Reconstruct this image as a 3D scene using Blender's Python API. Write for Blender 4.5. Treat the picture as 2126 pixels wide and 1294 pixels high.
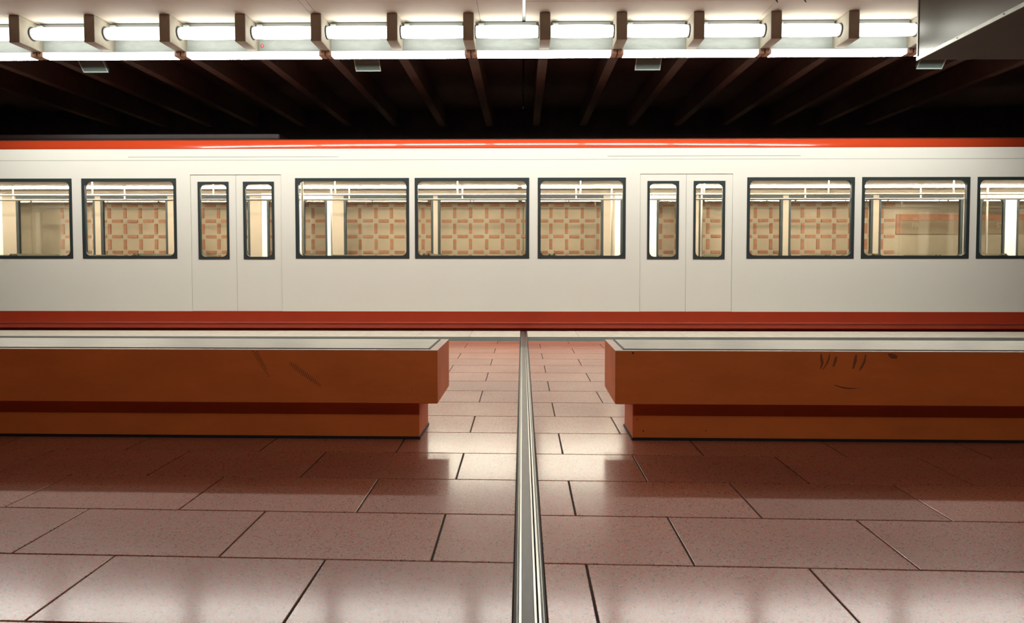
import bpy, bmesh, math, random
from mathutils import Vector, Matrix

for o in list(bpy.data.objects):
    bpy.data.objects.remove(o, do_unlink=True)
SC = bpy.context.scene
C = SC.collection
random.seed(7)

# ------------------------------------------------------------------ camera
cam_data = bpy.data.cameras.new('camera')
cam_data.sensor_width = 36.0
cam_data.lens = 36.0 * 1400 / 2126
cam_data.shift_y = -0.0268
cam_data.clip_start = 0.05
cam_data.clip_end = 200
cam = bpy.data.objects.new('camera', cam_data)
C.objects.link(cam)
cam.location = (0, 0, 1.0)
cam.rotation_euler = (math.radians(90 - 2.0), 0, 0.015)
SC.camera = cam

# ------------------------------------------------------------------ world / exposure
W = bpy.data.worlds.new('world')
SC.world = W
W.use_nodes = True
bg = W.node_tree.nodes['Background']
bg.inputs[0].default_value = (0.35, 0.5, 0.55, 1)
bg.inputs[1].default_value = 0.02
SC.view_settings.view_transform = 'Standard'
SC.view_settings.look = 'None'
SC.view_settings.exposure = 0.0
SC.view_settings.gamma = 1.0
SC.view_settings.use_curve_mapping = False

TUBE_POWER = 6.5
STRIP_POWER = 68.0
STRIP_SIDE_POWER = 5.0
NEAR_TUBE_POWER = 4.0
NEAR_STRIP_POWER = 23.0
CABIN_POWER = 52.0

# ------------------------------------------------------------------ materials
def new_mat(name):
    m = bpy.data.materials.new(name)
    m.use_nodes = True
    nt = m.node_tree
    return m, nt, nt.nodes['Principled BSDF']

def plain(name, col, rough=0.6, metal=0.0, spec=0.5, vary=0.0, scale=6.0, bump=0.0, stretch=(1, 1, 1), coat=0.0):
    m, nt, b = new_mat(name)
    b.inputs['Base Color'].default_value = (*col, 1)
    b.inputs['Roughness'].default_value = rough
    b.inputs['Metallic'].default_value = metal
    b.inputs['Specular IOR Level'].default_value = spec
    b.inputs['Coat Weight'].default_value = coat
    if vary > 0 or bump > 0:
        g = nt.nodes.new('ShaderNodeNewGeometry')
        mp = nt.nodes.new('ShaderNodeMapping')
        mp.inputs['Scale'].default_value = stretch
        nt.links.new(g.outputs['Position'], mp.inputs['Vector'])
        n = nt.nodes.new('ShaderNodeTexNoise')
        n.inputs['Scale'].default_value = scale
        n.inputs['Detail'].default_value = 7
        n.inputs['Roughness'].default_value = 0.65
        nt.links.new(mp.outputs[0], n.inputs['Vector'])
        if vary > 0:
            r = nt.nodes.new('ShaderNodeValToRGB')
            r.color_ramp.elements[0].position = 0.3
            r.color_ramp.elements[1].position = 0.7
            r.color_ramp.elements[0].color = (*[c * (1 - vary) for c in col], 1)
            r.color_ramp.elements[1].color = (*[min(1, c * (1 + vary)) for c in col], 1)
            nt.links.new(n.outputs['Fac'], r.inputs['Fac'])
            nt.links.new(r.outputs[0], b.inputs['Base Color'])
        if bump > 0:
            bp = nt.nodes.new('ShaderNodeBump')
            bp.inputs['Strength'].default_value = bump
            bp.inputs['Distance'].default_value = 0.004
            nt.links.new(n.outputs['Fac'], bp.inputs['Height'])
            nt.links.new(bp.outputs[0], b.inputs['Normal'])
    return m

def emit(name, col, power):
    m = bpy.data.materials.new(name)
    m.use_nodes = True
    nt = m.node_tree
    nt.nodes.clear()
    e = nt.nodes.new('ShaderNodeEmission')
    e.inputs[0].default_value = (*col, 1)
    e.inputs[1].default_value = power
    o = nt.nodes.new('ShaderNodeOutputMaterial')
    nt.links.new(e.outputs[0], o.inputs[0])
    return m

def terrazzo(name, base, chip_red, chip_dark, chip_pale):
    m, nt, b = new_mat(name)
    N = nt.nodes; L = nt.links
    g = N.new('ShaderNodeNewGeometry')
    oi = N.new('ShaderNodeObjectInfo')
    def noise(scale, detail=3, rough=.55):
        n = N.new('ShaderNodeTexNoise'); n.inputs['Scale'].default_value = scale
        n.inputs['Detail'].default_value = detail; n.inputs['Roughness'].default_value = rough
        L.new(g.outputs['Position'], n.inputs['Vector']); return n.outputs['Fac']
    def ramp(src, p0, p1):
        r = N.new('ShaderNodeMapRange'); r.inputs[1].default_value = p0; r.inputs[2].default_value = p1
        r.clamp = True; L.new(src, r.inputs[0]); return r.outputs[0]
    def mix(f, a, c):
        x = N.new('ShaderNodeMix'); x.data_type = 'RGBA'
        L.new(f, x.inputs[0])
        if isinstance(a, tuple): x.inputs[6].default_value = (*a, 1)
        else: L.new(a, x.inputs[6])
        if isinstance(c, tuple): x.inputs[7].default_value = (*c, 1)
        else: L.new(c, x.inputs[7])
        return x.outputs[2]
    def cells(scale, thr, soft=.03, rnd=None):
        v = N.new('ShaderNodeTexVoronoi'); v.inputs['Scale'].default_value = scale
        L.new(g.outputs['Position'], v.inputs['Vector'])
        near = N.new('ShaderNodeMapRange'); near.clamp = True
        near.inputs[1].default_value = thr; near.inputs[2].default_value = thr - soft
        L.new(v.outputs['Distance'], near.inputs[0])
        sep = N.new('ShaderNodeSeparateColor'); L.new(v.outputs['Color'], sep.inputs[0])
        gate = N.new('ShaderNodeMath'); gate.operation = 'GREATER_THAN'
        gate.inputs[1].default_value = rnd
        L.new(sep.outputs[0], gate.inputs[0])
        mm = N.new('ShaderNodeMath'); mm.operation = 'MULTIPLY'
        L.new(near.outputs[0], mm.inputs[0]); L.new(gate.outputs[0], mm.inputs[1])
        return mm.outputs[0]
    grain = ramp(noise(260, 2), .38, .62)
    cloud = ramp(noise(1.3, 5), .3, .7)
    dark = tuple(c * .62 for c in base); lite = tuple(min(1, c * 1.5) for c in base)
    col = mix(grain, dark, lite)
    dull = tuple(c * .72 for c in base)
    half = N.new('ShaderNodeMath'); half.operation = 'MULTIPLY'; half.inputs[1].default_value = .35
    L.new(cloud, half.inputs[0])
    col = mix(half.outputs[0], col, dull)
    col = mix(cells(105, .46, .1, .3), col, chip_red)
    col = mix(cells(120, .4, .1, .93), col, chip_pale)
    col = mix(cells(92, .38, .08, .74), col, chip_dark)
    # every slab is a little different in tone
    hs = N.new('ShaderNodeHueSaturation')
    mr = N.new('ShaderNodeMapRange'); mr.inputs[3].default_value = .86; mr.inputs[4].default_value = 1.12
    L.new(oi.outputs['Random'], mr.inputs[0]); L.new(mr.outputs[0], hs.inputs['Value'])
    L.new(col, hs.inputs['Color'])
    L.new(hs.outputs[0], b.inputs['Base Color'])
    rr = N.new('ShaderNodeMapRange'); rr.inputs[3].default_value = .34; rr.inputs[4].default_value = .46
    L.new(cloud, rr.inputs[0]); L.new(rr.outputs[0], b.inputs['Roughness'])
    b.inputs['Specular IOR Level'].default_value = .2
    b.inputs['Coat Weight'].default_value = .54
    b.inputs['Coat Roughness'].default_value = .14
    b.inputs['Coat IOR'].default_value = 1.5
    bp = N.new('ShaderNodeBump'); bp.inputs['Strength'].default_value = .12; bp.inputs['Distance'].default_value = .001
    L.new(grain, bp.inputs['Height']); L.new(bp.outputs[0], b.inputs['Normal'])
    return m

def glass_mat(name, tint):
    m = bpy.data.materials.new(name)
    m.use_nodes = True
    nt = m.node_tree; nt.nodes.clear()
    t = nt.nodes.new('ShaderNodeBsdfTransparent'); t.inputs[0].default_value = (*tint, 1)
    gl = nt.nodes.new('ShaderNodeBsdfGlossy'); gl.inputs['Roughness'].default_value = 0.02
    fr = nt.nodes.new('ShaderNodeFresnel'); fr.inputs[0].default_value = 1.5
    mx = nt.nodes.new('ShaderNodeMixShader'); o = nt.nodes.new('ShaderNodeOutputMaterial')
    nt.links.new(fr.outputs[0], mx.inputs[0]); nt.links.new(t.outputs[0], mx.inputs[1])
    nt.links.new(gl.outputs[0], mx.inputs[2]); nt.links.new(mx.outputs[0], o.inputs[0])
    return m

M = {}
M['tile'] = terrazzo('terrazzo_tile', (.35, .145, .088), (.42, .06, .035), (.07, .024, .018), (.5, .3, .21))
M['grout'] = plain('dark_grout', (.018, .02, .02), .85)
M['coping'] = plain('pale_coping_stone', (.55, .5, .42), .55, vary=.14, scale=9, bump=.1)
M['tactile'] = plain('grey_guide_strip', (.16, .175, .165), .6, vary=.15, scale=12)
M['ceiling'] = plain('painted_ceiling_concrete', (.5, .44, .37), .75, vary=.07, scale=2.2, bump=.15)
M['ceiling_dark'] = plain('dark_brown_paint_with_shade', (.055, .038, .034), .8, vary=.25, scale=3)  # dark brown paint, also stands in for low light over the track
M['beam'] = plain('beige_beam_concrete', (.37, .34, .27), .7, vary=.12, scale=7, bump=.2)
M['beam_dark'] = plain('shade_dark_beam_concrete', (.085, .056, .047), .75, vary=.2, scale=5)  # beam concrete darkened in colour to imitate the light falling off over the track
M['fascia'] = plain('grey_green_fascia', (.36, .4, .375), .5, vary=.16, scale=5, stretch=(1, 1, 3))
M['socket'] = plain('tan_lamp_socket', (.5, .32, .23), .5, vary=.1, scale=30)
M['black'] = plain('black_rubber', (.012, .014, .015), .6)
M['steel_dark'] = plain('dark_steel', (.09, .1, .1), .4, metal=.7)
M['housing'] = plain('grey_lamp_housing', (.16, .17, .16), .5)
M['orange'] = plain('orange_brown_stained_concrete', (.80, .19, .036), .55, vary=.13, scale=3.2, bump=.2, stretch=(.5, 1, 1.3))
M['bench_edge'] = plain('pale_bench_rim', (.55, .38, .3), .45, vary=.1, scale=10)
M['bench_top'] = plain('grey_stone_bench_inlay', (.36, .35, .29), .38, vary=.16, scale=8, stretch=(.6, 3, 1))
M['scuff'] = plain('dark_scuff', (.13, .045, .016), .7, vary=.3, scale=40)
M['scuff_soft'] = plain('soft_scuff', (.3, .085, .022), .65, vary=.25, scale=25)
M['alu'] = plain('brushed_aluminium', (.5, .5, .46), .3, metal=1.0, vary=.12, scale=4, stretch=(60, .6, 1))
M['alu_dull'] = plain('worn_aluminium', (.34, .34, .31), .42, metal=.9, vary=.2, scale=5, stretch=(60, .8, 1))
M['rubber'] = plain('grey_rubber_insert', (.075, .07, .06), .38, vary=.25, scale=6, stretch=(8, 1, 1))
M['steel'] = plain('glossy_dark_cladding', (.10, .10, .09), .27, metal=.55, spec=1.0, vary=.05, scale=3)
M['soffit'] = plain('dark_brown_soffit', (.045, .038, .03), .7, vary=.1, scale=4)
M['white'] = plain('white_train_paint', (.80, .815, .755), .32, vary=.015, scale=.8, coat=.25)
M['red'] = plain('red_train_paint', (.66, .07, .02), .2, coat=.8)
M['red_low'] = plain('red_skirt_paint', (.36, .03, .007), .35, vary=.06, scale=2, coat=.4)
M['gasket'] = plain('dark_window_gasket', (.022, .034, .036), .5)
M['groove'] = plain('grey_body_seam', (.33, .35, .3), .6)
M['lining'] = plain('beige_cabin_lining', (.38, .32, .24), .6, vary=.03, scale=3)
M['cabin_floor'] = plain('grey_cabin_floor', (.2, .19, .17), .6, vary=.1)
M['seat'] = plain('olive_seat_fabric', (.17, .15, .1), .85, vary=.15, scale=30)
M['pole'] = plain('brushed_grab_pole', (.65, .62, .52), .28, metal=1.0)
M['roof'] = plain('dark_train_roof', (.03, .03, .03), .7)
M['fairing'] = plain('dark_brown_roof_fairing', (.022, .009, .008), .45)
M['under'] = plain('black_running_gear', (.02, .02, .02), .6)
M['wall'] = plain('beige_track_wall', (.80, .70, .55), .75, vary=.1, scale=2.5, bump=.15)
M['brick'] = plain('terracotta_brick', (.72, .36, .23), .75, vary=.16, scale=14, bump=.3)
M['ballast'] = plain('dark_track_bed', (.03, .028, .026), .9, vary=.3, scale=30, bump=.8)
M['rail'] = plain('worn_rail_steel', (.3, .28, .26), .3, metal=1.0)
M['sign_face'] = plain('beige_sign_face', (.58, .46, .33), .5)
M['sign_text'] = plain('pale_sign_lettering', (.8, .74, .6), .5)
M['grille'] = plain('grey_green_grille', (.13, .18, .17), .5)
M['grille_frame'] = plain('pale_grille_frame', (.36, .44, .41), .45)
M['sticker'] = plain('red_round_sticker', (.7, .05, .04), .4)
M['sticker_mark'] = plain('pale_sticker_mark', (.8, .6, .55), .4)
M['glass'] = glass_mat('train_window_glass', (.97, .965, .94))
LC = (1.0, .98, .895)
M['tube'] = emit('lit_tube_cover', LC, TUBE_POWER)
M['strip'] = emit('lit_strip_cover', LC, STRIP_POWER)
M['strip_side'] = emit('glowing_strip_side', LC, STRIP_SIDE_POWER)
M['near_tube'] = emit('lit_tube_cover_near_row', LC, NEAR_TUBE_POWER)
M['near_strip'] = emit('lit_strip_cover_near_row', LC, NEAR_STRIP_POWER)
M['cabin_lamp'] = emit('lit_cabin_lamp', (1.0, .92, .78), CABIN_POWER)

# ------------------------------------------------------------------ helpers
def box(bm, x0, x1, y0, y1, z0, z1):
    v = [bm.verts.new(p) for p in ((x0, y0, z0), (x1, y0, z0), (x1, y1, z0), (x0, y1, z0),
                                   (x0, y0, z1), (x1, y0, z1), (x1, y1, z1), (x0, y1, z1))]
    for f in ((0, 3, 2, 1), (4, 5, 6, 7), (0, 1, 5, 4), (1, 2, 6, 5), (2, 3, 7, 6), (3, 0, 4, 7)):
        bm.faces.new([v[i] for i in f])
    return v

def bx(*a, bevel=0.0, seg=1):
    bm = bmesh.new(); box(bm, *a)
    if bevel:
        bmesh.ops.bevel(bm, geom=list(bm.edges), offset=bevel, segments=seg, affect='EDGES')
    return bm

def tube(bm, p0, p1, r, n=12):
    p0 = Vector(p0); p1 = Vector(p1); d = (p1 - p0)
    q = d.to_track_quat('Z', 'Y').to_matrix()
    a = []; b = []
    for i in range(n):
        t = 2 * math.pi * i / n
        o = q @ Vector((r * math.cos(t), r * math.sin(t), 0))
        a.append(bm.verts.new(p0 + o)); b.append(bm.verts.new(p1 + o))
    for i in range(n):
        j = (i + 1) % n
        bm.faces.new((a[i], a[j], b[j], b[i]))
    bm.faces.new(a[::-1]); bm.faces.new(b)

def extrude_x(bm, prof, x0, x1, closed=False):
    """sweep a list of (y, z) along X"""
    a = [bm.verts.new((x0, y, z)) for y, z in prof]
    b = [bm.verts.new((x1, y, z)) for y, z in prof]
    n = len(prof)
    for i in range(n if closed else n - 1):
        j = (i + 1) % n
        bm.faces.new((a[i], b[i], b[j], a[j]))
    if closed:
        bm.faces.new(a); bm.faces.new(b[::-1])

def obj(name, bm, mat, parent=None, smooth=False, fix=True):
    """link a bmesh (in world coordinates) as one object whose origin sits at its base centre"""
    if fix:
        bmesh.ops.recalc_face_normals(bm, faces=bm.faces)
    xs = [v.co.x for v in bm.verts]; ys = [v.co.y for v in bm.verts]; zs = [v.co.z for v in bm.verts]
    c = Vector(((min(xs) + max(xs)) / 2, (min(ys) + max(ys)) / 2, min(zs)))
    bmesh.ops.translate(bm, verts=bm.verts, vec=-c)
    me = bpy.data.meshes.new(name); bm.to_mesh(me); bm.free()
    if smooth:
        for p in me.polygons: p.use_smooth = True
    me.materials.append(mat)
    o = bpy.data.objects.new(name, me); C.objects.link(o)
    base = Vector((0, 0, 0)); q = parent
    while q is not None:
        base += q.location; q = q.parent
    o.location = c - base
    if parent is not None: o.parent = parent
    return o

def struct(name, bm, mat, parent=None):
    o = obj(name, bm, mat, parent)
    if parent is None: o['kind'] = 'structure'
    return o

def tag(o, label, cat, group=None):
    o['label'] = label; o['category'] = cat
    if group: o['group'] = group
    return o

def thing(name, label, cat, loc, group=None):
    o = bpy.data.objects.new(name, None); C.objects.link(o)
    o.location = loc; o.empty_display_size = .1
    return tag(o, label, cat, group)

def copy_tree(root, delta, label):
    r = root.copy(); C.objects.link(r); r.location = root.location + Vector(delta); r['label'] = label
    for ch in list(root.children):
        c = ch.copy(); C.objects.link(c); c.parent = r
        for g in list(ch.children):
            d = g.copy(); C.objects.link(d); d.parent = c
    return r

# ------------------------------------------------------------------ layout numbers (metres)
XL, XR = -9.0, 9.0            # extent of the built hall
EDGE = 9.52                   # platform edge
NEDGE = -1.10                 # opposite platform edge, behind the camera
ZC = 3.895                     # ceiling
ZB = 3.575                     # underside of the cross beams
PITCH = 0.895                 # beam spacing
BX0 = -0.629                  # a beam carrying a gap of the strip light
WALL = 13.0                   # wall beyond the track
FACE = 9.56                   # side of the train
CENTRE = 4.20                 # middle of the platform: the light rows mirror about it

# ------------------------------------------------------------------ floor
fl = struct('floor', bx(XL, XR, NEDGE, EDGE, -.35, -.006), M['grout'])

def skew(x, y):               # the courses run very slightly out of square to the platform edge
    return y - .027 * max(0.0, min(1.0, (8.3 - y) / 6.3)) * x

def slab(bm, x0, x1, y0, y1, g=.0035, ch=.0015, top=0.0, bot=-.006):
    lo = [(x0 + g, skew(x0, y0) + g), (x1 - g, skew(x1, y0) + g), (x1 - g, skew(x1, y1) - g), (x0 + g, skew(x0, y1) - g)]
    up = [(lo[0][0] + ch, lo[0][1] + ch), (lo[1][0] - ch, lo[1][1] + ch), (lo[2][0] - ch, lo[2][1] - ch), (lo[3][0] + ch, lo[3][1] - ch)]
    a = [bm.verts.new((x, y, bot)) for x, y in lo]
    b = [bm.verts.new((x, y, top - ch)) for x, y in lo]
    c = [bm.verts.new((x, y, top)) for x, y in up]
    for i in range(4):
        j = (i + 1) % 4
        bm.faces.new((a[i], a[j], b[j], b[i])); bm.faces.new((b[i], b[j], c[j], c[i]))
    bm.faces.new(c); bm.faces.new(a[::-1])

ROW0, RP, TL = 2.198, .4200, .7215
JL, JR = -.024, .0696         # edges of the expansion joint
rest = bmesh.new(); ntile = 0
rows = []
n = -8
while ROW0 + RP * n < 8.33 - .05:
    rows.append((n, max(NEDGE, ROW0 + RP * n), min(8.33, ROW0 + RP * (n + 1)))); n += 1
for n, y0, y1 in rows:
    even = (n % 2 == 0)
    sl = -.302 if even else -.658
    sr = .567 if even else .211
    spans = [(sl, JL)]
    x = sl
    while x > XL:
        spans.append((max(XL, x - TL), x)); x -= TL
    spans.append((JR, sr)); x = sr
    while x < XR:
        spans.append((x, min(XR, x + TL))); x += TL
    for x0, x1 in spans:
        if x1 - x0 < .03: continue
        near = min(abs(x0), abs(x1)) if x0 * x1 > 0 else 0
        if y1 > 1.75 and near < .80 * y1 + .1:
            bm = bmesh.new(); slab(bm, x0, x1, y0, y1)
            obj('floor_tile', bm, M['tile'], fl); ntile += 1
        else:
            slab(rest, x0, x1, y0, y1)
o = obj('floor_tiles_beyond', rest, M['tile'], fl); o['kind'] = 'stuff'
print('tiles', ntile)

# platform edge: grey guide strip, then pale coping stones
xs = [JL]
x = -.70
while x > XL: xs.append(x); x -= .70
xs.append(XL)
for a, b in zip(xs[1:], xs[:-1]):
    if b - a > .05:
        obj('coping_stone', bx(a + .002, b - .002, 8.802, EDGE, -.006, .002, bevel=.0015), M['coping'], fl)
xs = [JR]
x = .75
while x < XR: xs.append(x); x += .70
xs.append(XR)
for a, b in zip(xs[:-1], xs[1:]):
    if b - a > .05:
        obj('coping_stone', bx(a + .002, b - .002, 8.802, EDGE, -.006, .002, bevel=.0015), M['coping'], fl)
for a, b in ((XL, JL), (JR, XR)):
    bm = bmesh.new()
    box(bm, a, b, 8.333, 8.798, -.006, -.001)
    for k in range(9):                                      # low guiding ribs
        y = 8.365 + k * .05
        box(bm, a, b, y, y + .018, -.001, .002)
    obj('guide_strip', bm, M['tactile'], fl)

# expansion joint in the floor
ej = thing('expansion_joint', 'metal and rubber expansion joint running between the two benches to the train', 'floor joint', (.02, 0, -.006))
def strip(name, a, b, mat, top, bot=-.006):
    return obj(name, bx(a, b, NEDGE, EDGE, bot, top, bevel=.0006), mat, ej)
strip('sealant_bead', -.0240, -.0172, M['black'], -.001)
strip('metal_rail', -.0168, -.0144, M['alu_dull'], .001)
strip('metal_rail', -.0138, -.0107, M['alu_dull'], .001)
strip('metal_rail', -.0089, -.0008, M['alu'], .002)['label'] = 'widest bright metal rail'
strip('rubber_insert', -.0008, .0344, M['rubber'], -.0005)
strip('metal_rail', .0348, .0424, M['alu'], .002)
strip('metal_rail', .0475, .0554, M['alu'], .0015)
strip('metal_rail', .0566, .0584, M['alu_dull'], .001)
strip('metal_rail', .0596, .0642, M['alu_dull'], .001)
strip('sealant_bead', .0645, .0696, M['black'], -.001)

# ------------------------------------------------------------------ trackbed, walls
struct('track_bed', bx(XL - 3, XR + 3, EDGE, WALL, -1.25, -1.10), M['ballast'])
struct('track_bed', bx(XL - 3, XR + 3, -5.0, NEDGE, -1.25, -1.10), M['ballast'])
struct('platform_wall', bx(XL, XR, EDGE - .12, EDGE - .001, -1.10, -.351), M['soffit'])
struct('platform_wall', bx(XL, XR, NEDGE + .001, NEDGE + .12, -1.10, -.351), M['soffit'])
for y in (10.15, 11.585):
    bm = bmesh.new()
    box(bm, XL - 3, XR + 3, y - .06, y + .06, -1.10, -1.085)
    box(bm, XL - 3, XR + 3, y - .01, y + .01, -1.085, -.98)
    box(bm, XL - 3, XR + 3, y - .035, y + .035, -.98, -.945)
    tag(obj('running_rail', bm, M['rail']), 'steel running rail under the train, %s' % ('nearer the platform' if y < 11 else 'nearer the far wall'), 'rail', 'running rails')

wl = struct('wall_back', bx(XL - 3, XR + 3, WALL, WALL + .25, -1.25, 2.75), M['wall'])
obj('shade_wall_band', bx(XL - 3, XR + 3, WALL, WALL + .25, 2.751, ZC), M['ceiling_dark'], wl)  # upper wall coloured dark in place of the missing light above the train
struct('wall_front', bx(XL - 3, XR + 3, -5.25, -5.0, -1.25, ZC), M['soffit'])

# terracotta bricks set in a grid on the far wall
cols_ = [-.075 - .305 * k for k in range(0, 30)] + [.255 + .300 * k for k in range(0, 23)]
cols_.sort()
zrows = [1.163 + .30 * k for k in range(-1, 4)]
rest = bmesh.new(); nb = 0
cand = []
for i, xc in enumerate(cols_):
    nx = cols_[i + 1] if i + 1 < len(cols_) else xc + .3
    for zc in zrows:
        if nx - xc < .32:
            cand.append((xc + .055, nx - .055, zc - .028, zc + .028))
        elif nx - xc < .36:
            cand.append((xc + .06, xc + .25, zc - .028, zc + .028))
        cand.append((xc - .028, xc + .028, zc + .052, zc + .248))
cand.sort(key=lambda c: abs((c[0] + c[1]) / 2 - 0.6))
for k, (a, b, c, d) in enumerate(cand):
    dx, dz, pr = random.uniform(-.004, .004), random.uniform(-.004, .004), random.uniform(.014, .022)
    if k < 300:
        obj('brick', bx(a + dx, b + dx, WALL - pr, WALL, c + dz, d + dz, bevel=.004), M['brick'], wl)
    else:
        box(rest, a + dx, b + dx, WALL - pr, WALL, c + dz, d + dz)
o = obj('bricks_beyond', rest, M['brick'], wl); o['kind'] = 'stuff'
obj('wall_seam', bx(.01, .035, WALL - .004, WALL, -1.0, 2.74), M['groove'], wl)

# station sign on the far wall, only partly legible through the train
sg = thing('station_sign', 'beige wall sign with terracotta header seen through the rightmost train windows', 'sign', (8.4, WALL, 1.5))
obj('sign_board', bx(7.20, 9.9, WALL - .03, WALL - .001, 1.50, 1.76, bevel=.003), M['sign_face'], sg)
obj('header_band', bx(7.20, 9.9, WALL - .034, WALL - .001, 1.762, 1.88, bevel=.003), M['brick'], sg)
obj('side_band', bx(7.12, 7.198, WALL - .034, WALL - .001, 1.50, 1.88, bevel=.003), M['brick'], sg)
def lettering(txt, x, y, z, size, parent, mat):
    cu = bpy.data.curves.new('lettering', 'FONT'); cu.body = txt; cu.size = size; cu.extrude = .002
    t = bpy.data.objects.new('tmp', cu); C.objects.link(t)
    bpy.context.view_layer.update()
    me = bpy.data.meshes.new_from_object(t.evaluated_get(bpy.context.evaluated_depsgraph_get()))
    bpy.data.objects.remove(t)
    me.transform(Matrix.Rotation(math.pi / 2, 4, 'X'))
    me.materials.clear(); me.materials.append(mat)
    ob = bpy.data.objects.new('lettering', me); C.objects.link(ob)
    ob.location = Vector((x, y, z)) - parent.location; ob.parent = parent
    return ob
lettering('FR', 7.40, WALL - .033, 1.62, .14, sg, M['sign_text'])
lettering('STA', 9.0, WALL - .033, 1.62, .14, sg, M['sign_text'])

# ------------------------------------------------------------------ ceiling
ce = struct('ceiling', bx(XL - 3, XR + 3, -5.25, 8.40, ZC + .012, ZC + .22), M['housing'])
PY = (-.36, 8.38)
def cpanel(x0, x1, y0, y1):
    obj('ceiling_panel', bx(x0, x1, y0, y1, ZC, ZC + .012, bevel=.001), M['ceiling'], ce)
for x0, x1 in ((XL, -6.13), (-6.126, -2.492), (-2.487, -2.413), (-2.408, -.508), (-.504, .0)):
    cpanel(x0, x1, *PY)
for x0, x1 in ((.04, 2.83), (2.834, 6.3), (6.304, XR)):
    cpanel(x0, x1, PY[0], 7.64); cpanel(x0, x1, 7.644, PY[1])
obj('joint_cover', bx(.003, .037, PY[0], 8.2, ZC - .004, ZC + .012, bevel=.001), M['alu'], ce)
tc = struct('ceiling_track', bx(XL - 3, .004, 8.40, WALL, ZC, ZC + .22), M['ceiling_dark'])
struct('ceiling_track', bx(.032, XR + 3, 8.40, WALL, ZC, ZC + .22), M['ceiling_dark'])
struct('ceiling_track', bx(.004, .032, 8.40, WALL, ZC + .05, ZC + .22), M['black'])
struct('ceiling_track', bx(XL - 3, XR + 3, -5.25, -.37, ZC + .001, ZC + .011), M['ceiling_dark'])

# small hooks in the ceiling by the right-hand beams
for i, x in enumerate((2.81, 3.12)):
    bm = bmesh.new()
    tube(bm, (x, 7.60, ZC), (x, 7.60, ZC - .022), .012, 10)
    tube(bm, (x, 7.60, ZC - .022), (x + .012, 7.595, ZC - .045), .005, 8)
    tag(obj('ceiling_hook', bm, M['black']), 'small black hook in the ceiling, the %s of two' % ('left' if i == 0 else 'right'), 'hook', 'ceiling hooks')

# ------------------------------------------------------------------ light rows
BW = .0628                     # half beam width
def ordinal(k):
    return ['first', 'second', 'third', 'fourth', 'fifth', 'sixth', 'seventh', 'eighth', 'ninth', 'tenth', 'eleventh', 'twelfth', 'thirteenth', 'fourteenth', 'fifteenth'][k]

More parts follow.
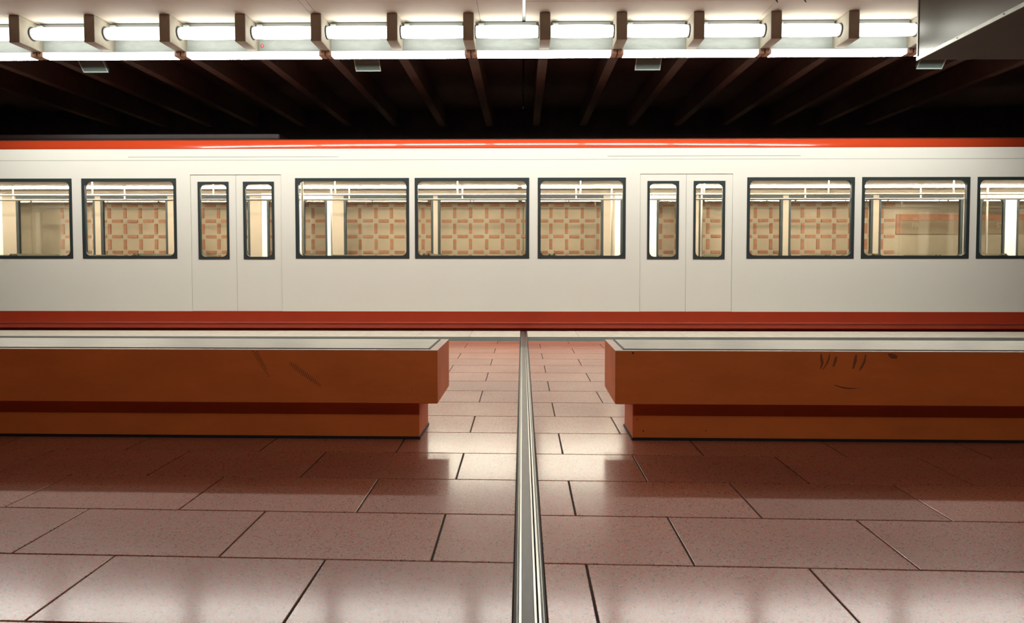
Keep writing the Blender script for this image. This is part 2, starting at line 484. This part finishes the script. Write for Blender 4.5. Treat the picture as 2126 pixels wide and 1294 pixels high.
def build_row(ks, flip, tube_mat, strip_mat, what):
    """one row of beams, round tube lights and strip lights. ks: beam indices; flip mirrors it to the near edge"""
    S = (lambda y: 2 * CENTRE - y) if flip else (lambda y: y)
    def yy(a, b):
        a, b = S(a), S(b); return (min(a, b), max(a, b))
    x_first = BX0 + PITCH * ks[0] - .3; x_last = BX0 + PITCH * ks[-1] + .3
    # fascia board behind the tubes
    fa = struct('trim_1' if not flip else 'trim_2', bx(x_first, x_last, *yy(8.382, 8.40), ZB, ZC + .01), M['fascia'])
    # beams
    y_far = WALL - .002 if not flip else 2 * CENTRE + 5.0 - .002
    for n, k in enumerate(ks):
        xc = BX0 + PITCH * k
        b = bpy.data.objects.new('ceiling_beam', None); C.objects.link(b); b.location = (xc, S(8.3), ZB)
        obj('beam_end', bx(xc - BW, xc + BW, *yy(7.97, 8.50), ZB, ZC - .002, bevel=.004), M['beam'], b)
        obj('track_span', bx(xc - BW, xc + BW, *yy(8.50, y_far), ZB, ZC - .002, bevel=.004), M['beam_dark'], b)['label'] = 'span over the track, coloured dark for shade'
        if flip:
            tag(b, 'beige concrete ceiling beam above the camera, out of the picture', 'beam', 'ceiling beams above the camera')
        else:
            lab = 'beige concrete ceiling beam, %s whole one from the left in the row over the train' % ordinal(k + 6) if k >= -6 else \
                'beige concrete ceiling beam %s beyond the left picture edge' % ('just' if k == -7 else 'farther')
            tag(b, lab, 'beam', 'ceiling beams over the train')
    # tube lights between the beams
    proto = None
    def make_tube(xc):
        t = thing('tube_light', '', 'lamp', (xc + PITCH / 2, S(8.19), 3.66), 'tube lights ' + what)
        x0, x1 = xc + BW + .012, xc + PITCH - BW - .012
        bm = bmesh.new()
        prof = [(0, 0), (0, .054), (.004, .064), (.014, .0685), (.06, .0715), (.16, .0755), (.39, .077)]
        L_ = x1 - x0
        pts = [(p, r) for p, r in prof] + [(L_ - p, r) for p, r in prof[::-1][1:]]
        rings = []
        N_ = 28
        for p, r in pts:
            if r == 0:
                rings.append([bm.verts.new((x0 + p, S(8.19), 3.745))])
            else:
                rings.append([bm.verts.new((x0 + p, S(8.19) + r * math.cos(2 * math.pi * i / N_), 3.745 + r * math.sin(2 * math.pi * i / N_))) for i in range(N_)])
        for a, b in zip(rings[:-1], rings[1:]):
            for i in range(N_):
                j = (i + 1) % N_
                if len(a) == 1: bm.faces.new((a[0], b[i], b[j]))
                elif len(b) == 1: bm.faces.new((a[i], a[j], b[0]))
                else: bm.faces.new((a[i], a[j], b[j], b[i]))
        obj('tube_cover', bm, tube_mat, t, smooth=True)
        for a, b in ((x0 - .012, x0 - .0005), (x1 + .0005, x1 + .012)):
            bm = bmesh.new(); tube(bm, (a, S(8.19), 3.745), (b, S(8.19), 3.745), .078, 28)
            obj('end_cap', bm, M['black'], t)
        bm = bmesh.new(); box(bm, x0 + .02, x1 - .02, *yy(8.262, 8.380), 3.74, 3.885)
        obj('mounting_rail', bm, M['housing'], t)
        bm = bmesh.new(); box(bm, x0 + .03, x0 + .09, *yy(8.20, 8.262), 3.83, 3.85)
        obj('cable_clip', bm, M['fascia'], t)
        return t
    tubes = [k for k in ks[:-1]]
    for n, k in enumerate(tubes):
        lab = 'round glowing tube light above the camera, out of the picture'
        if not flip:
            lab = 'glowing round tube light between the %s and %s whole ceiling beams from the left' % (ordinal(k + 6), ordinal(k + 7)) if k >= -6 else \
                ('glowing round tube light cut by the left picture edge' if k == -7 else 'glowing round tube light beyond the left picture edge')
        xc = BX0 + PITCH * k
        if proto is None:
            proto = make_tube(xc); proto['label'] = lab; px = xc
        else:
            copy_tree(proto, (xc - px, 0, 0), lab)
    # long strip lights below, from odd beam to odd beam (k even here)
    proto = None
    ga = [k for k in ks if k % 2 == 0]
    def make_strip(xc):
        t = thing('strip_light', '', 'lamp', (xc + PITCH, S(8.405), ZB - .062), 'strip lights ' + what)
        x0, x1 = xc + .078, xc + 2 * PITCH - .078
        ya, yb = 8.335, 8.475
        # trough shaped cover: emits downwards and towards the platform
        bm = bmesh.new()
        zb = ZB - .062
        prof = [(S(ya), ZB - .006), (S(ya), zb + .004), (S(ya + .004), zb)]
        extrude_x(bm, prof, x0, x1)
        for x in (x0, x1):
            f = [bm.verts.new((x, a, b)) for a, b in prof + [(S(yb - .006), zb), (S(yb - .006), ZB - .006)]]
            bm.faces.new(f)
        obj('side_cover', bm, M['strip_side'], t)
        bm = bmesh.new(); extrude_x(bm, [(S(ya + .004), zb), (S(yb - .006), zb)], x0, x1)
        o_ = obj('bottom_cover', bm, strip_mat, t, fix=False)
        bm = bmesh.new()
        box(bm, x0, x1, *yy(ya, yb), ZB - .006, ZB - .0005)
        box(bm, x0, x1, *yy(yb - .005, yb), zb - .001, ZB - .006)
        obj('lamp_housing', bm, M['housing'], t)
        for a, b in ((x0 - .070, x0 - .001), (x1 + .001, x1 + .070)):
            bm = bx(a, b, *yy(8.335, 8.475), ZB - .060, ZB - .0005, bevel=.003)
            sk = obj('lamp_socket', bm, M['socket'], t)
            bm = bmesh.new(); tube(bm, ((a + b) / 2, S(8.336), ZB - .018), ((a + b) / 2, S(8.331), ZB - .018), .006, 10)
            obj('screw', bm, M['steel_dark'], sk)
        return t
    for n, (k0, k1) in enumerate(zip(ga[:-1], ga[1:])):
        if k1 - k0 != 2: continue
        lab = ('long glowing strip light under the fascia, ' + ('cut by the left picture edge' if n == 0 else '%s whole one from the left' % ordinal(n - 1))) if not flip else 'strip light above the camera, out of the picture'
        xc = BX0 + PITCH * k0
        if proto is None:
            proto = make_strip(xc); proto['label'] = lab; px = xc
        else:
            copy_tree(proto, (xc - px, 0, 0), lab)
    return fa

_o = ['first', 'second', 'third', 'fourth', 'fifth', 'sixth', 'seventh', 'eighth', 'ninth', 'tenth', 'eleventh', 'twelfth', 'thirteenth', 'fourteenth', 'fifteenth', 'sixteenth', 'seventeenth']
def ordinal(k): return _o[k]
far_ks = list(range(-8, 9))
fa = build_row(far_ks, False, M['tube'], M['strip'], 'over the train')
build_row(list(range(-2, 5)), True, M['near_tube'], M['near_strip'], 'above the camera')

# red round sticker on the fascia
st = thing('round_sticker', 'small red round sticker on the grey fascia below a tube light', 'sticker', (-3.21, 8.38, 3.63))
bm = bmesh.new(); tube(bm, (-3.21, 8.3815, 3.652), (-3.21, 8.380, 3.652), .021, 20); obj('sticker_disc', bm, M['sticker'], st)
bm = bmesh.new(); box(bm, -3.217, -3.203, 8.3785, 8.380, 3.642, 3.662); obj('sticker_emblem', bm, M['sticker_mark'], st)

# slanted grilles hanging over the track behind the strip lights
where = ['far left, between the first and second whole beams', 'left of centre, between the fifth and sixth whole beams', 'right of centre, between the ninth and tenth whole beams', 'far right, under the boxed metal casing']
def make_grille(xc):
    t = thing('vent_grille', '', 'grille', (xc, 8.73, 3.48), 'slanted grilles over the track')
    w = .163; y0, z0, y1, z1 = 8.66, 3.60, 8.80, 3.455
    def pt(x, s, h): # s along slope 0..1, h outwards (towards camera and down)
        return (x, y0 + (y1 - y0) * s - h * .7, z0 + (z1 - z0) * s - h * .7)
    def slopebox(bm, xa, xb, s0, s1, h0, h1):
        v = [bm.verts.new(pt(*p)) for p in ((xa, s0, h0), (xb, s0, h0), (xb, s1, h0), (xa, s1, h0), (xa, s0, h1), (xb, s0, h1), (xb, s1, h1), (xa, s1, h1))]
        for f in ((0, 3, 2, 1), (4, 5, 6, 7), (0, 1, 5, 4), (1, 2, 6, 5), (2, 3, 7, 6), (3, 0, 4, 7)): bm.faces.new([v[i] for i in f])
    bm = bmesh.new(); slopebox(bm, xc - w + .008, xc + w - .008, .03, .95, -.05, 0); obj('grille_box', bm, M['grille'], t)
    for q in range(8):
        s = .1 + q * .105
        bm = bmesh.new(); slopebox(bm, xc - w + .01, xc + w - .01, s, s + .045, 0.0005, .006); obj('slat', bm, M['grille'], t)
    bm = bmesh.new()
    slopebox(bm, xc - w, xc - w + .011, 0, 1, 0, .012); slopebox(bm, xc + w - .011, xc + w, 0, 1, 0, .012)
    slopebox(bm, xc - w + .011, xc + w - .011, .94, 1, 0, .012); slopebox(bm, xc - w + .011, xc + w - .011, 0, .06, 0, .012)
    obj('grille_frame', bm, M['grille_frame'], t)
    bm = bmesh.new()
    for dx in (-.1, .1): tube(bm, (xc + dx, 8.75, 3.60), (xc + dx, 8.75, ZC), .008, 8)
    obj('hanger', bm, M['steel_dark'], t)
    return t
g0 = make_grille(-5.55); g0['label'] = 'slanted grey grille over the track, ' + where[0]
for q, x in enumerate((-1.99, 1.61, 5.20)):
    copy_tree(g0, (x + 5.55, 0, 0), 'slanted grey grille over the track, ' + where[q + 1])

# stainless clad casing hanging from the ceiling on the right
cs = thing('ceiling_casing', 'boxed glossy metal casing hanging from the ceiling at the top right corner', 'casing', (6.7, 4.5, 3.24))
X0, Y1, Z0 = 4.335, 7.55, 3.202
obj('side_panel', bx(X0, X0 + .02, 5.7, Y1 - .001, Z0 + .004, ZC - .001, bevel=.002), M['steel'], cs)
obj('side_panel', bx(X0, X0 + .02, 1.4, 5.697, Z0 + .004, ZC - .001, bevel=.002), M['steel'], cs)
obj('end_panel', bx(X0 + .021, 8.9, Y1 - .02, Y1, Z0 + .004, ZC - .001), M['steel_dark'], cs)
obj('soffit_panel', bx(X0 + .021, 8.9, 1.4, Y1 - .021, Z0, Z0 + .015), M['soffit'], cs)
obj('corner_strip', bx(X0 - .008, X0, Y1 - .02, Y1 + .002, Z0, ZC - .002, bevel=.001), M['alu_dull'], cs)
bt = obj('bottom_trim', bx(X0 - .012, X0 - .0005, 1.4, Y1, Z0 - .012, Z0 + .028, bevel=.002), M['alu_dull'], cs)
for y in (6.85, 6.2, 5.5, 4.8, 4.1):
    bm = bmesh.new(); tube(bm, (X0 - .0125, y, Z0 + .01), (X0 - .017, y, Z0 + .01), .006, 10); obj('screw', bm, M['steel'], bt)

# ------------------------------------------------------------------ benches
def bench(side, label):
    s = -1 if side == 'l' else 1
    if side == 'l': xe, xb, xo = -.4585, -.575, -5.3
    else: xe, xb, xo = .5056, .6156, 5.3
    B = thing('bench', label, 'bench', (0, 0, 0), 'long concrete benches')
    Y0, Y1_, ZBt, ZT = 3.640, 4.157, .2205, .5125
    YB0, YB1 = 3.735, 4.06
    def X(a, b): return (min(a, b), max(a, b))
    # seat block with a tray for the inlay
    rim, joint, dep = .047, .012, .02
    bm = bmesh.new()
    box(bm, *X(xe, xo), Y0, Y1_, ZBt, ZT - dep)
    bmesh.ops.bevel(bm, geom=list(bm.edges), offset=.003, segments=1, affect='EDGES')
    seat = obj('seat_block', bm, M['orange'], B)
    bm = bmesh.new()
    # rim: U-shaped frame whose outer faces are flush with the block, with a paler top
    obj('rim_face', bx(*X(xe, xo), Y0, Y0 + .006, ZT - dep - .004, ZT - .003), M['orange'], B)
    obj('rim_face', bx(*X(xe, xe + s * .006), Y0 + .006, Y1_, ZT - dep - .004, ZT - .003), M['orange'], B)
    box(bm, *X(xe + s * .0005, xo), Y0 + .0005, Y0 + rim, ZT - dep, ZT)
    box(bm, *X(xe + s * .0005, xe + s * rim), Y0 + rim, Y1_ - .03, ZT - dep, ZT)
    box(bm, *X(xe + s * .0005, xo), Y1_ - .03, Y1_, ZT - dep, ZT)
    obj('rim', bm, M['bench_edge'], B)['label'] = 'pale rim around the inlay'
    jx = xe + s * rim; jy = Y0 + rim
    bm = bmesh.new()
    box(bm, *X(jx, xo), jy, jy + joint, ZT - dep, ZT + .0035)
    box(bm, *X(jx, jx + s * joint), jy + joint, Y1_ - .03, ZT - dep, ZT + .0035)
    obj('joint_gap', bm, M['black'], B)
    obj('seat_inlay', bx(*X(jx + s * joint, xo), jy + joint, Y1_ - .03, ZT - dep, ZT + .003, bevel=.001), M['bench_top'], B)
    # plinth: lower part flush, upper part set back under the seat
    bm = bmesh.new()
    box(bm, *X(xb, xo), YB0, YB1, .012, ZBt - .001)
    bmesh.ops.bevel(bm, geom=list(bm.edges), offset=.003, segments=1, affect='EDGES')
    pl = obj('plinth', bm, M['orange'], B)
    bm = bmesh.new()
    box(bm, *X(xb - s * .006, xo), YB0 - .006, YB1 + .006, 0.0, .012)
    obj('base_sealant', bm, M['black'], B)
    # marks
    def quad(bm, px, pz, w, h, ang, y=Y0 - .0006):
        c, sn = math.cos(ang), math.sin(ang)
        pts = [(-w, -h), (w, -h), (w, h), (-w, h)]
        bm.faces.new([bm.verts.new((px + a * c - b * sn, y, pz + a * sn + b * c)) for a, b in pts])
    def P(px, py): # size of a mark is quoted in centimetres along / down the bench front
        return (px, py)
    if side == 'l':
        bm = bmesh.new()
        for i in range(14):
            t = i / 13
            quad(bm, -1.470 + .085 * t, .503 - .135 * t, .010 * (1 - .75 * abs(t - .35)), .0014, .5)
            if i < 10: quad(bm, -1.450 + .075 * t, .500 - .13 * t, .007 * (1 - t * .6), .0016, .5)
        obj('shoe_scuff', bm, M['scuff'], B, fix=False)['label'] = 'left hatched shoe scuff'
        bm = bmesh.new()
        for i in range(19):
            t = i / 18
            quad(bm, -1.268 + .165 * t, .440 - .122 * t, 0.0016, (.005 + .011 * math.sin(math.pi * (.15 + .8 * t))) * random.uniform(.8, 1.1), -.35)
        obj('shoe_scuff', bm, M['scuff'], B, fix=False)['label'] = 'right hatched shoe scuff'
        spots = [(-.60, .30, .0022), (-.65, .335, .0018), (-.575, .245, .0022), (-.475, .26, .002)]
    else:
        def streak(pts, w0, name='smear', mat=M['scuff_soft']):
            bm = bmesh.new()
            prev = None
            for i, (a, b) in enumerate(pts):
                w = w0 * math.sin(math.pi * (i + .6) / (len(pts) + .2)) + .0006
                v = (bm.verts.new((a - w, Y0 - .0006, b)), bm.verts.new((a + w, Y0 - .0006, b)))
                if prev: bm.faces.new((prev[0], prev[1], v[1], v[0]))
                prev = v
            obj(name, bm, mat, B, fix=False)
        streak([(1.605, .500), (1.606, .475), (1.612, .45), (1.603, .42)], .007)
        streak([(1.650, .500), (1.645, .47), (1.635, .445), (1.615, .415)], .005)
        streak([(1.685, .485), (1.68, .46), (1.67, .43)], .008)
        streak([(1.790, .495), (1.785, .46), (1.775, .42)], .008)
        streak([(1.840, .495), (1.835, .46), (1.82, .43), (1.81, .41)], .007)
        streak([(1.97, .503), (1.985, .49), (1.99, .475)], .024)
        bm = bmesh.new()
        prev = None
        for i in range(13):
            t = i / 12
            a = 1.675 + .14 * t; b = .332 - .018 * math.sin(math.pi * .5 * min(1, t * 1.6)); w = .0006 + .0022 * math.sin(math.pi * min(1, t + .1))
            v = (bm.verts.new((a, Y0 - .0006, b - w)), bm.verts.new((a, Y0 - .0006, b + w)))
            if prev: bm.faces.new((prev[0], v[0], v[1], prev[1]))
            prev = v
        obj('shoe_scuff', bm, M['scuff'], B, fix=False)['label'] = 'curved black scuff'
        spots = [(.60, .500, .006), (.76, .345, .0022), (.92, .352, .0022), (.635, .27, .002), (1.03, .27, .0018), (1.15, .42, .002)]
    bm = bmesh.new()
    for a, b, r in spots:
        vs = [bm.verts.new((a + r * math.cos(q * math.pi / 3) * random.uniform(.7, 1.2), Y0 - .0006, b + r * math.sin(q * math.pi / 3))) for q in range(6)]
        bm.faces.new(vs)
    obj('chips', bm, M['black'], B, fix=False)
    if side == 'r':
        bm = bmesh.new()
        for a, b, r in ((.675, .052, .005), (.64, .115, .004), (1.02, .055, .004)):
            vs = [bm.verts.new((a + r * math.cos(q * math.pi / 3) * .8, YB0 - .0006, b + r * math.sin(q * math.pi / 3))) for q in range(6)]
            bm.faces.new(vs)
        obj('chips', bm, M['black'], B, fix=False)
    # the benches follow the slightly skewed floor courses
    piv = Vector((s * .46, 3.72, 0))
    R = Matrix.Rotation(-.0125, 4, 'Z')
    loc = piv - (R @ piv)
    B.location = loc
    B.rotation_euler = (0, 0, -.0125)
    return B
bench('l', 'long orange brown concrete bench left of the floor joint, two hatched shoe scuffs')
bench('r', 'long orange brown concrete bench right of the floor joint, dark smears on its front')

# ------------------------------------------------------------------ train
TX0, TX1 = -11.5, 11.5
FB = FACE + 2.65               # far side
tr = thing('underground_train', 'white underground train car with red roof edge and red skirt at the platform', 'train', (0, FACE + 1.32, -.945))
ZW0, ZW1 = 1.027, 2.168        # window band
DZ1 = 2.22
doors = [(-10.75, -9.45), (-4.72, -3.42), (1.66, 2.96), (8.05, 9.35)]
windows = [(-9.2, -7.75), (-7.65, -6.42), (-6.28, -4.92), (-3.22, -1.60), (-1.52, .10), (.22, 1.46), (3.16, 4.66), (4.76, 6.26), (6.36, 7.85), (9.55, 11.2)]

def holes_panel(ya, yb, z0, z1, mat, name, dz0):
    """a side wall with rectangular openings, built from cells of one mesh"""
    bm = bmesh.new()
    ops = [(a, b, ZW0, ZW1) for a, b in windows] + [(a, b, dz0, DZ1) for a, b in doors]
    xs = sorted({TX0, TX1, *[q for o_ in ops for q in o_[:2]]})
    for a, b in zip(xs[:-1], xs[1:]):
        op = [o_ for o_ in ops if o_[0] <= a + 1e-6 and o_[1] >= b - 1e-6]
        if not op: box(bm, a, b, ya, yb, z0, z1)
        else:
            o_ = op[0]
            if o_[2] > z0 + 1e-4: box(bm, a, b, ya, yb, z0, o_[2])
            box(bm, a, b, ya, yb, o_[3], z1)
    return obj(name, bm, mat, tr)

def ring(bm, x0, x1, z0, z1, w, ya, yb, r=.06, n=5):
    """rounded rectangular frame in the XZ plane"""
    def loop(e, rr, y):
        pts = []
        for cx, cz, a0 in ((x1 - e - rr, z1 - e - rr, 0), (x0 + e + rr, z1 - e - rr, 90), (x0 + e + rr, z0 + e + rr, 180), (x1 - e - rr, z0 + e + rr, 270)):
            for i in range(n + 1):
                t = math.radians(a0 + 90 * i / n)
                pts.append(bm.verts.new((cx + rr * math.cos(t), y, cz + rr * math.sin(t))))
        return pts
    A, B_ = loop(0, .004, ya), loop(w, r, ya)
    C_, D = loop(0, .004, yb), loop(w, r, yb)
    m = len(A)
    for i in range(m):
        j = (i + 1) % m
        bm.faces.new((A[i], A[j], B_[j], B_[i])); bm.faces.new((C_[i], D[i], D[j], C_[j]))
        bm.faces.new((A[i], C_[i], C_[j], A[j])); bm.faces.new((B_[i], B_[j], D[j], D[i]))

def side(near):
    y0 = FACE if near else FB
    d = 1 if near else -1                         # inwards
    def YY(a, b):
        a, b = y0 + d * a, y0 + d * b; return (min(a, b), max(a, b))
    holes_panel(*YY(0, .04), .276, 2.5815, M['white'], 'side_wall', .276)
    holes_panel(*YY(.0405, .055), .02, 2.30, M['lining'], 'inner_lining', .02)
    # red skirt: upper face, bead, lower tapering part
    bm = bmesh.new()
    prof = [(y0, .276), (y0, .122), (y0 - d * .004, .118), (y0 - d * .006, .112), (y0 - d * .004, .106), (y0 + d * .004, .101), (y0 + d * .004, .04), (y0 + d * .05, -.02), (y0 + d * .07, -.6), (y0 + d * .09, -.6), (y0 + d * .09, .276)]
    extrude_x(bm, prof, TX0, TX1, closed=True)
    obj('red_skirt', bm, M['red_low'], tr)
    # red roof edge, a quarter round
    bm = bmesh.new()
    R_ = .25
    prof = [(y0 + d * (R_ - R_ * math.cos(math.radians(a))), 2.582 + R_ * math.sin(math.radians(a))) for a in range(0, 31, 2)]
    prof += [(y0 + d * .05, 2.716), (y0 + d * .08, 2.722), (y0 + d * .16, 2.726), (y0 + d * .16, 2.582)]
    extrude_x(bm, prof, TX0, TX1, closed=True)
    o_ = obj('red_roof_edge', bm, M['red'], tr, smooth=False)
    for p in o_.data.polygons: p.use_smooth = abs(p.normal.x) < .5 and p.normal.z > .01 and p.normal.y * d < -.05
    # body seams
    bm = bmesh.new(); box(bm, TX0, TX1, *YY(-.0015, .002), 2.421, 2.426); obj('body_seam', bm, M['groove'], tr)
    if near:
        for a, b in ((-5.6, -2.6), (1.2, 3.9), (7.2, 10.0)):
            bm = bmesh.new(); box(bm, a, b, *YY(-.002, .002), 2.466, 2.472); obj('door_rail_cover', bm, M['groove'], tr)
    # windows
    for a, b in windows:
        bm = bmesh.new(); ring(bm, a, b, ZW0, ZW1, .042, *YY(-.004, .05), r=.07)
        g = obj('window_gasket', bm, M['gasket'], tr)
        bm = bmesh.new(); box(bm, a + .03, b - .03, *YY(.018, .023), ZW0 + .03, ZW1 - .03)
        obj('window_pane', bm, M['glass'], g)
    # doors
    for a, b in doors:
        mid = (a + b) / 2
        for x0, x1 in ((a + .004, mid - .002), (mid + .002, b - .004)):
            bm = bmesh.new()
            wx0, wx1, wz0, wz1 = x0 + .10, x1 - .10, 1.02, 2.12
            ya, yb = YY(.008, .038)
            box(bm, x0, wx0, ya, yb, .277, DZ1 - .003); box(bm, wx1, x1, ya, yb, .277, DZ1 - .003)
            box(bm, wx0, wx1, ya, yb, .277, wz0); box(bm, wx0, wx1, ya, yb, wz1, DZ1 - .003)
            dl = obj('door_leaf', bm, M['white'], tr)
            bm = bmesh.new(); ring(bm, wx0, wx1, wz0, wz1, .034, *YY(.002, .044), r=.07)
            obj('door_window_gasket', bm, M['gasket'], dl)
            bm = bmesh.new(); box(bm, wx0 + .02, wx1 - .02, *YY(.021, .026), wz0 + .02, wz1 - .02)
            obj('door_pane', bm, M['glass'], dl)
        bm = bmesh.new(); box(bm, mid - .0018, mid + .0018, *YY(.012, .034), .277, DZ1 - .003)
        obj('door_seal', bm, M['gasket'], tr)
side(True)
side(False)
# roof: low arch between the two red edges
bm = bmesh.new()
prof = []
for i in range(17):
    t = i / 16
    prof.append((FACE + .162 + (FB - FACE - .324) * t, 2.722 + .15 * math.sin(math.pi * t) ** .7))
prof += [(FB - .162, 2.60), (FACE + .162, 2.60)]
extrude_x(bm, prof, TX0, TX1, closed=True)
obj('roof', bm, M['roof'], tr)
obj('roof_equipment_cover', bx(TX0, -3.6, FACE + .45, FB - .45, 2.80, 2.875, bevel=.012, seg=2), M['fairing'], tr)['label'] = 'low dark brown roof fairing'
obj('cabin_ceiling', bx(TX0, TX1, FACE + .056, FB - .056, 2.26, 2.30), M['lining'], tr)
obj('cabin_floor', bx(TX0, TX1, FACE + .095, FB - .095, -.06, .0), M['cabin_floor'], tr)
for x0, x1 in ((TX0 - .06, TX0 - .001), (TX1 + .001, TX1 + .06)):
    obj('end_wall', bx(x0, x1, FACE, FB, .0, 2.72, bevel=.01), M['white'], tr)
obj('underframe', bx(TX0 + .4, TX1 - .4, FACE + .25, FB - .25, -.42, -.061), M['under'], tr)
for xc in (-8.2, -6.1, 6.1, 8.2):
    bm = bmesh.new()
    for yc in (10.15, 11.585):
        tube(bm, (xc, yc - .06, -.525), (xc, yc + .06, -.525), .42, 28)
    tube(bm, (xc, 10.15, -.525), (xc, 11.585, -.525), .08, 12)
    obj('wheelset', bm, M['under'], tr)
# cabin lamps, rails, poles, seats
for yc in (FACE + .72, FB - .72):
    for k in range(12):
        x0 = TX0 + .1 + k * 1.9
        bm = bx(x0, x0 + 1.82, yc - .05, yc + .05, 2.232, 2.259, bevel=.006)
        obj('cabin_lamp', bm, M['cabin_lamp'], tr)
for yc in (FACE + .9, FB - .9):
    bm = bmesh.new(); tube(bm, (TX0 + .1, yc, 2.02), (TX1 - .1, yc, 2.02), .016, 10)
    for k in range(12): tube(bm, (TX0 + 1 + k * 1.9, yc, 2.02), (TX0 + 1 + k * 1.9, yc, 2.26), .012, 8)
    obj('grab_rail', bm, M['pole'], tr)
for a, b in doors:
    for x in (a - .12, b + .12):
        for yc in (FACE + .55, FB - .55):
            bm = bmesh.new(); tube(bm, (x, yc, 0), (x, yc, 2.26), .017, 12); obj('grab_pole', bm, M['pole'], tr)
proto = None
groups = [(-8.9, -5.1), (-2.9, 1.2), (3.5, 7.6)]
def make_seat(xc, yc, face):
    s = bpy.data.objects.new('passenger_seat', None); C.objects.link(s); s.parent = tr
    s.location = Vector((xc, yc, 0)) - tr.location
    bm = bx(xc - .22, xc + .22, yc - .48, yc + .48, .40, .48, bevel=.02, seg=2); obj('cushion', bm, M['seat'], s)
    xb = xc - face * .24
    bm = bx(xb - .03, xb + .03, yc - .48, yc + .48, .46, 1.10, bevel=.02, seg=2); obj('seat_back', bm, M['seat'], s)
    bm = bmesh.new(); tube(bm, (xc, yc, 0), (xc, yc, .40), .05, 10); obj('seat_post', bm, M['pole'], s)
for a, b in groups:
    x = a; f = 1
    while x < b:
        for yc in (FACE + .57, FB - .57): make_seat(x, yc, f)
        x += .55 if f == -1 else 1.25
        f = -f
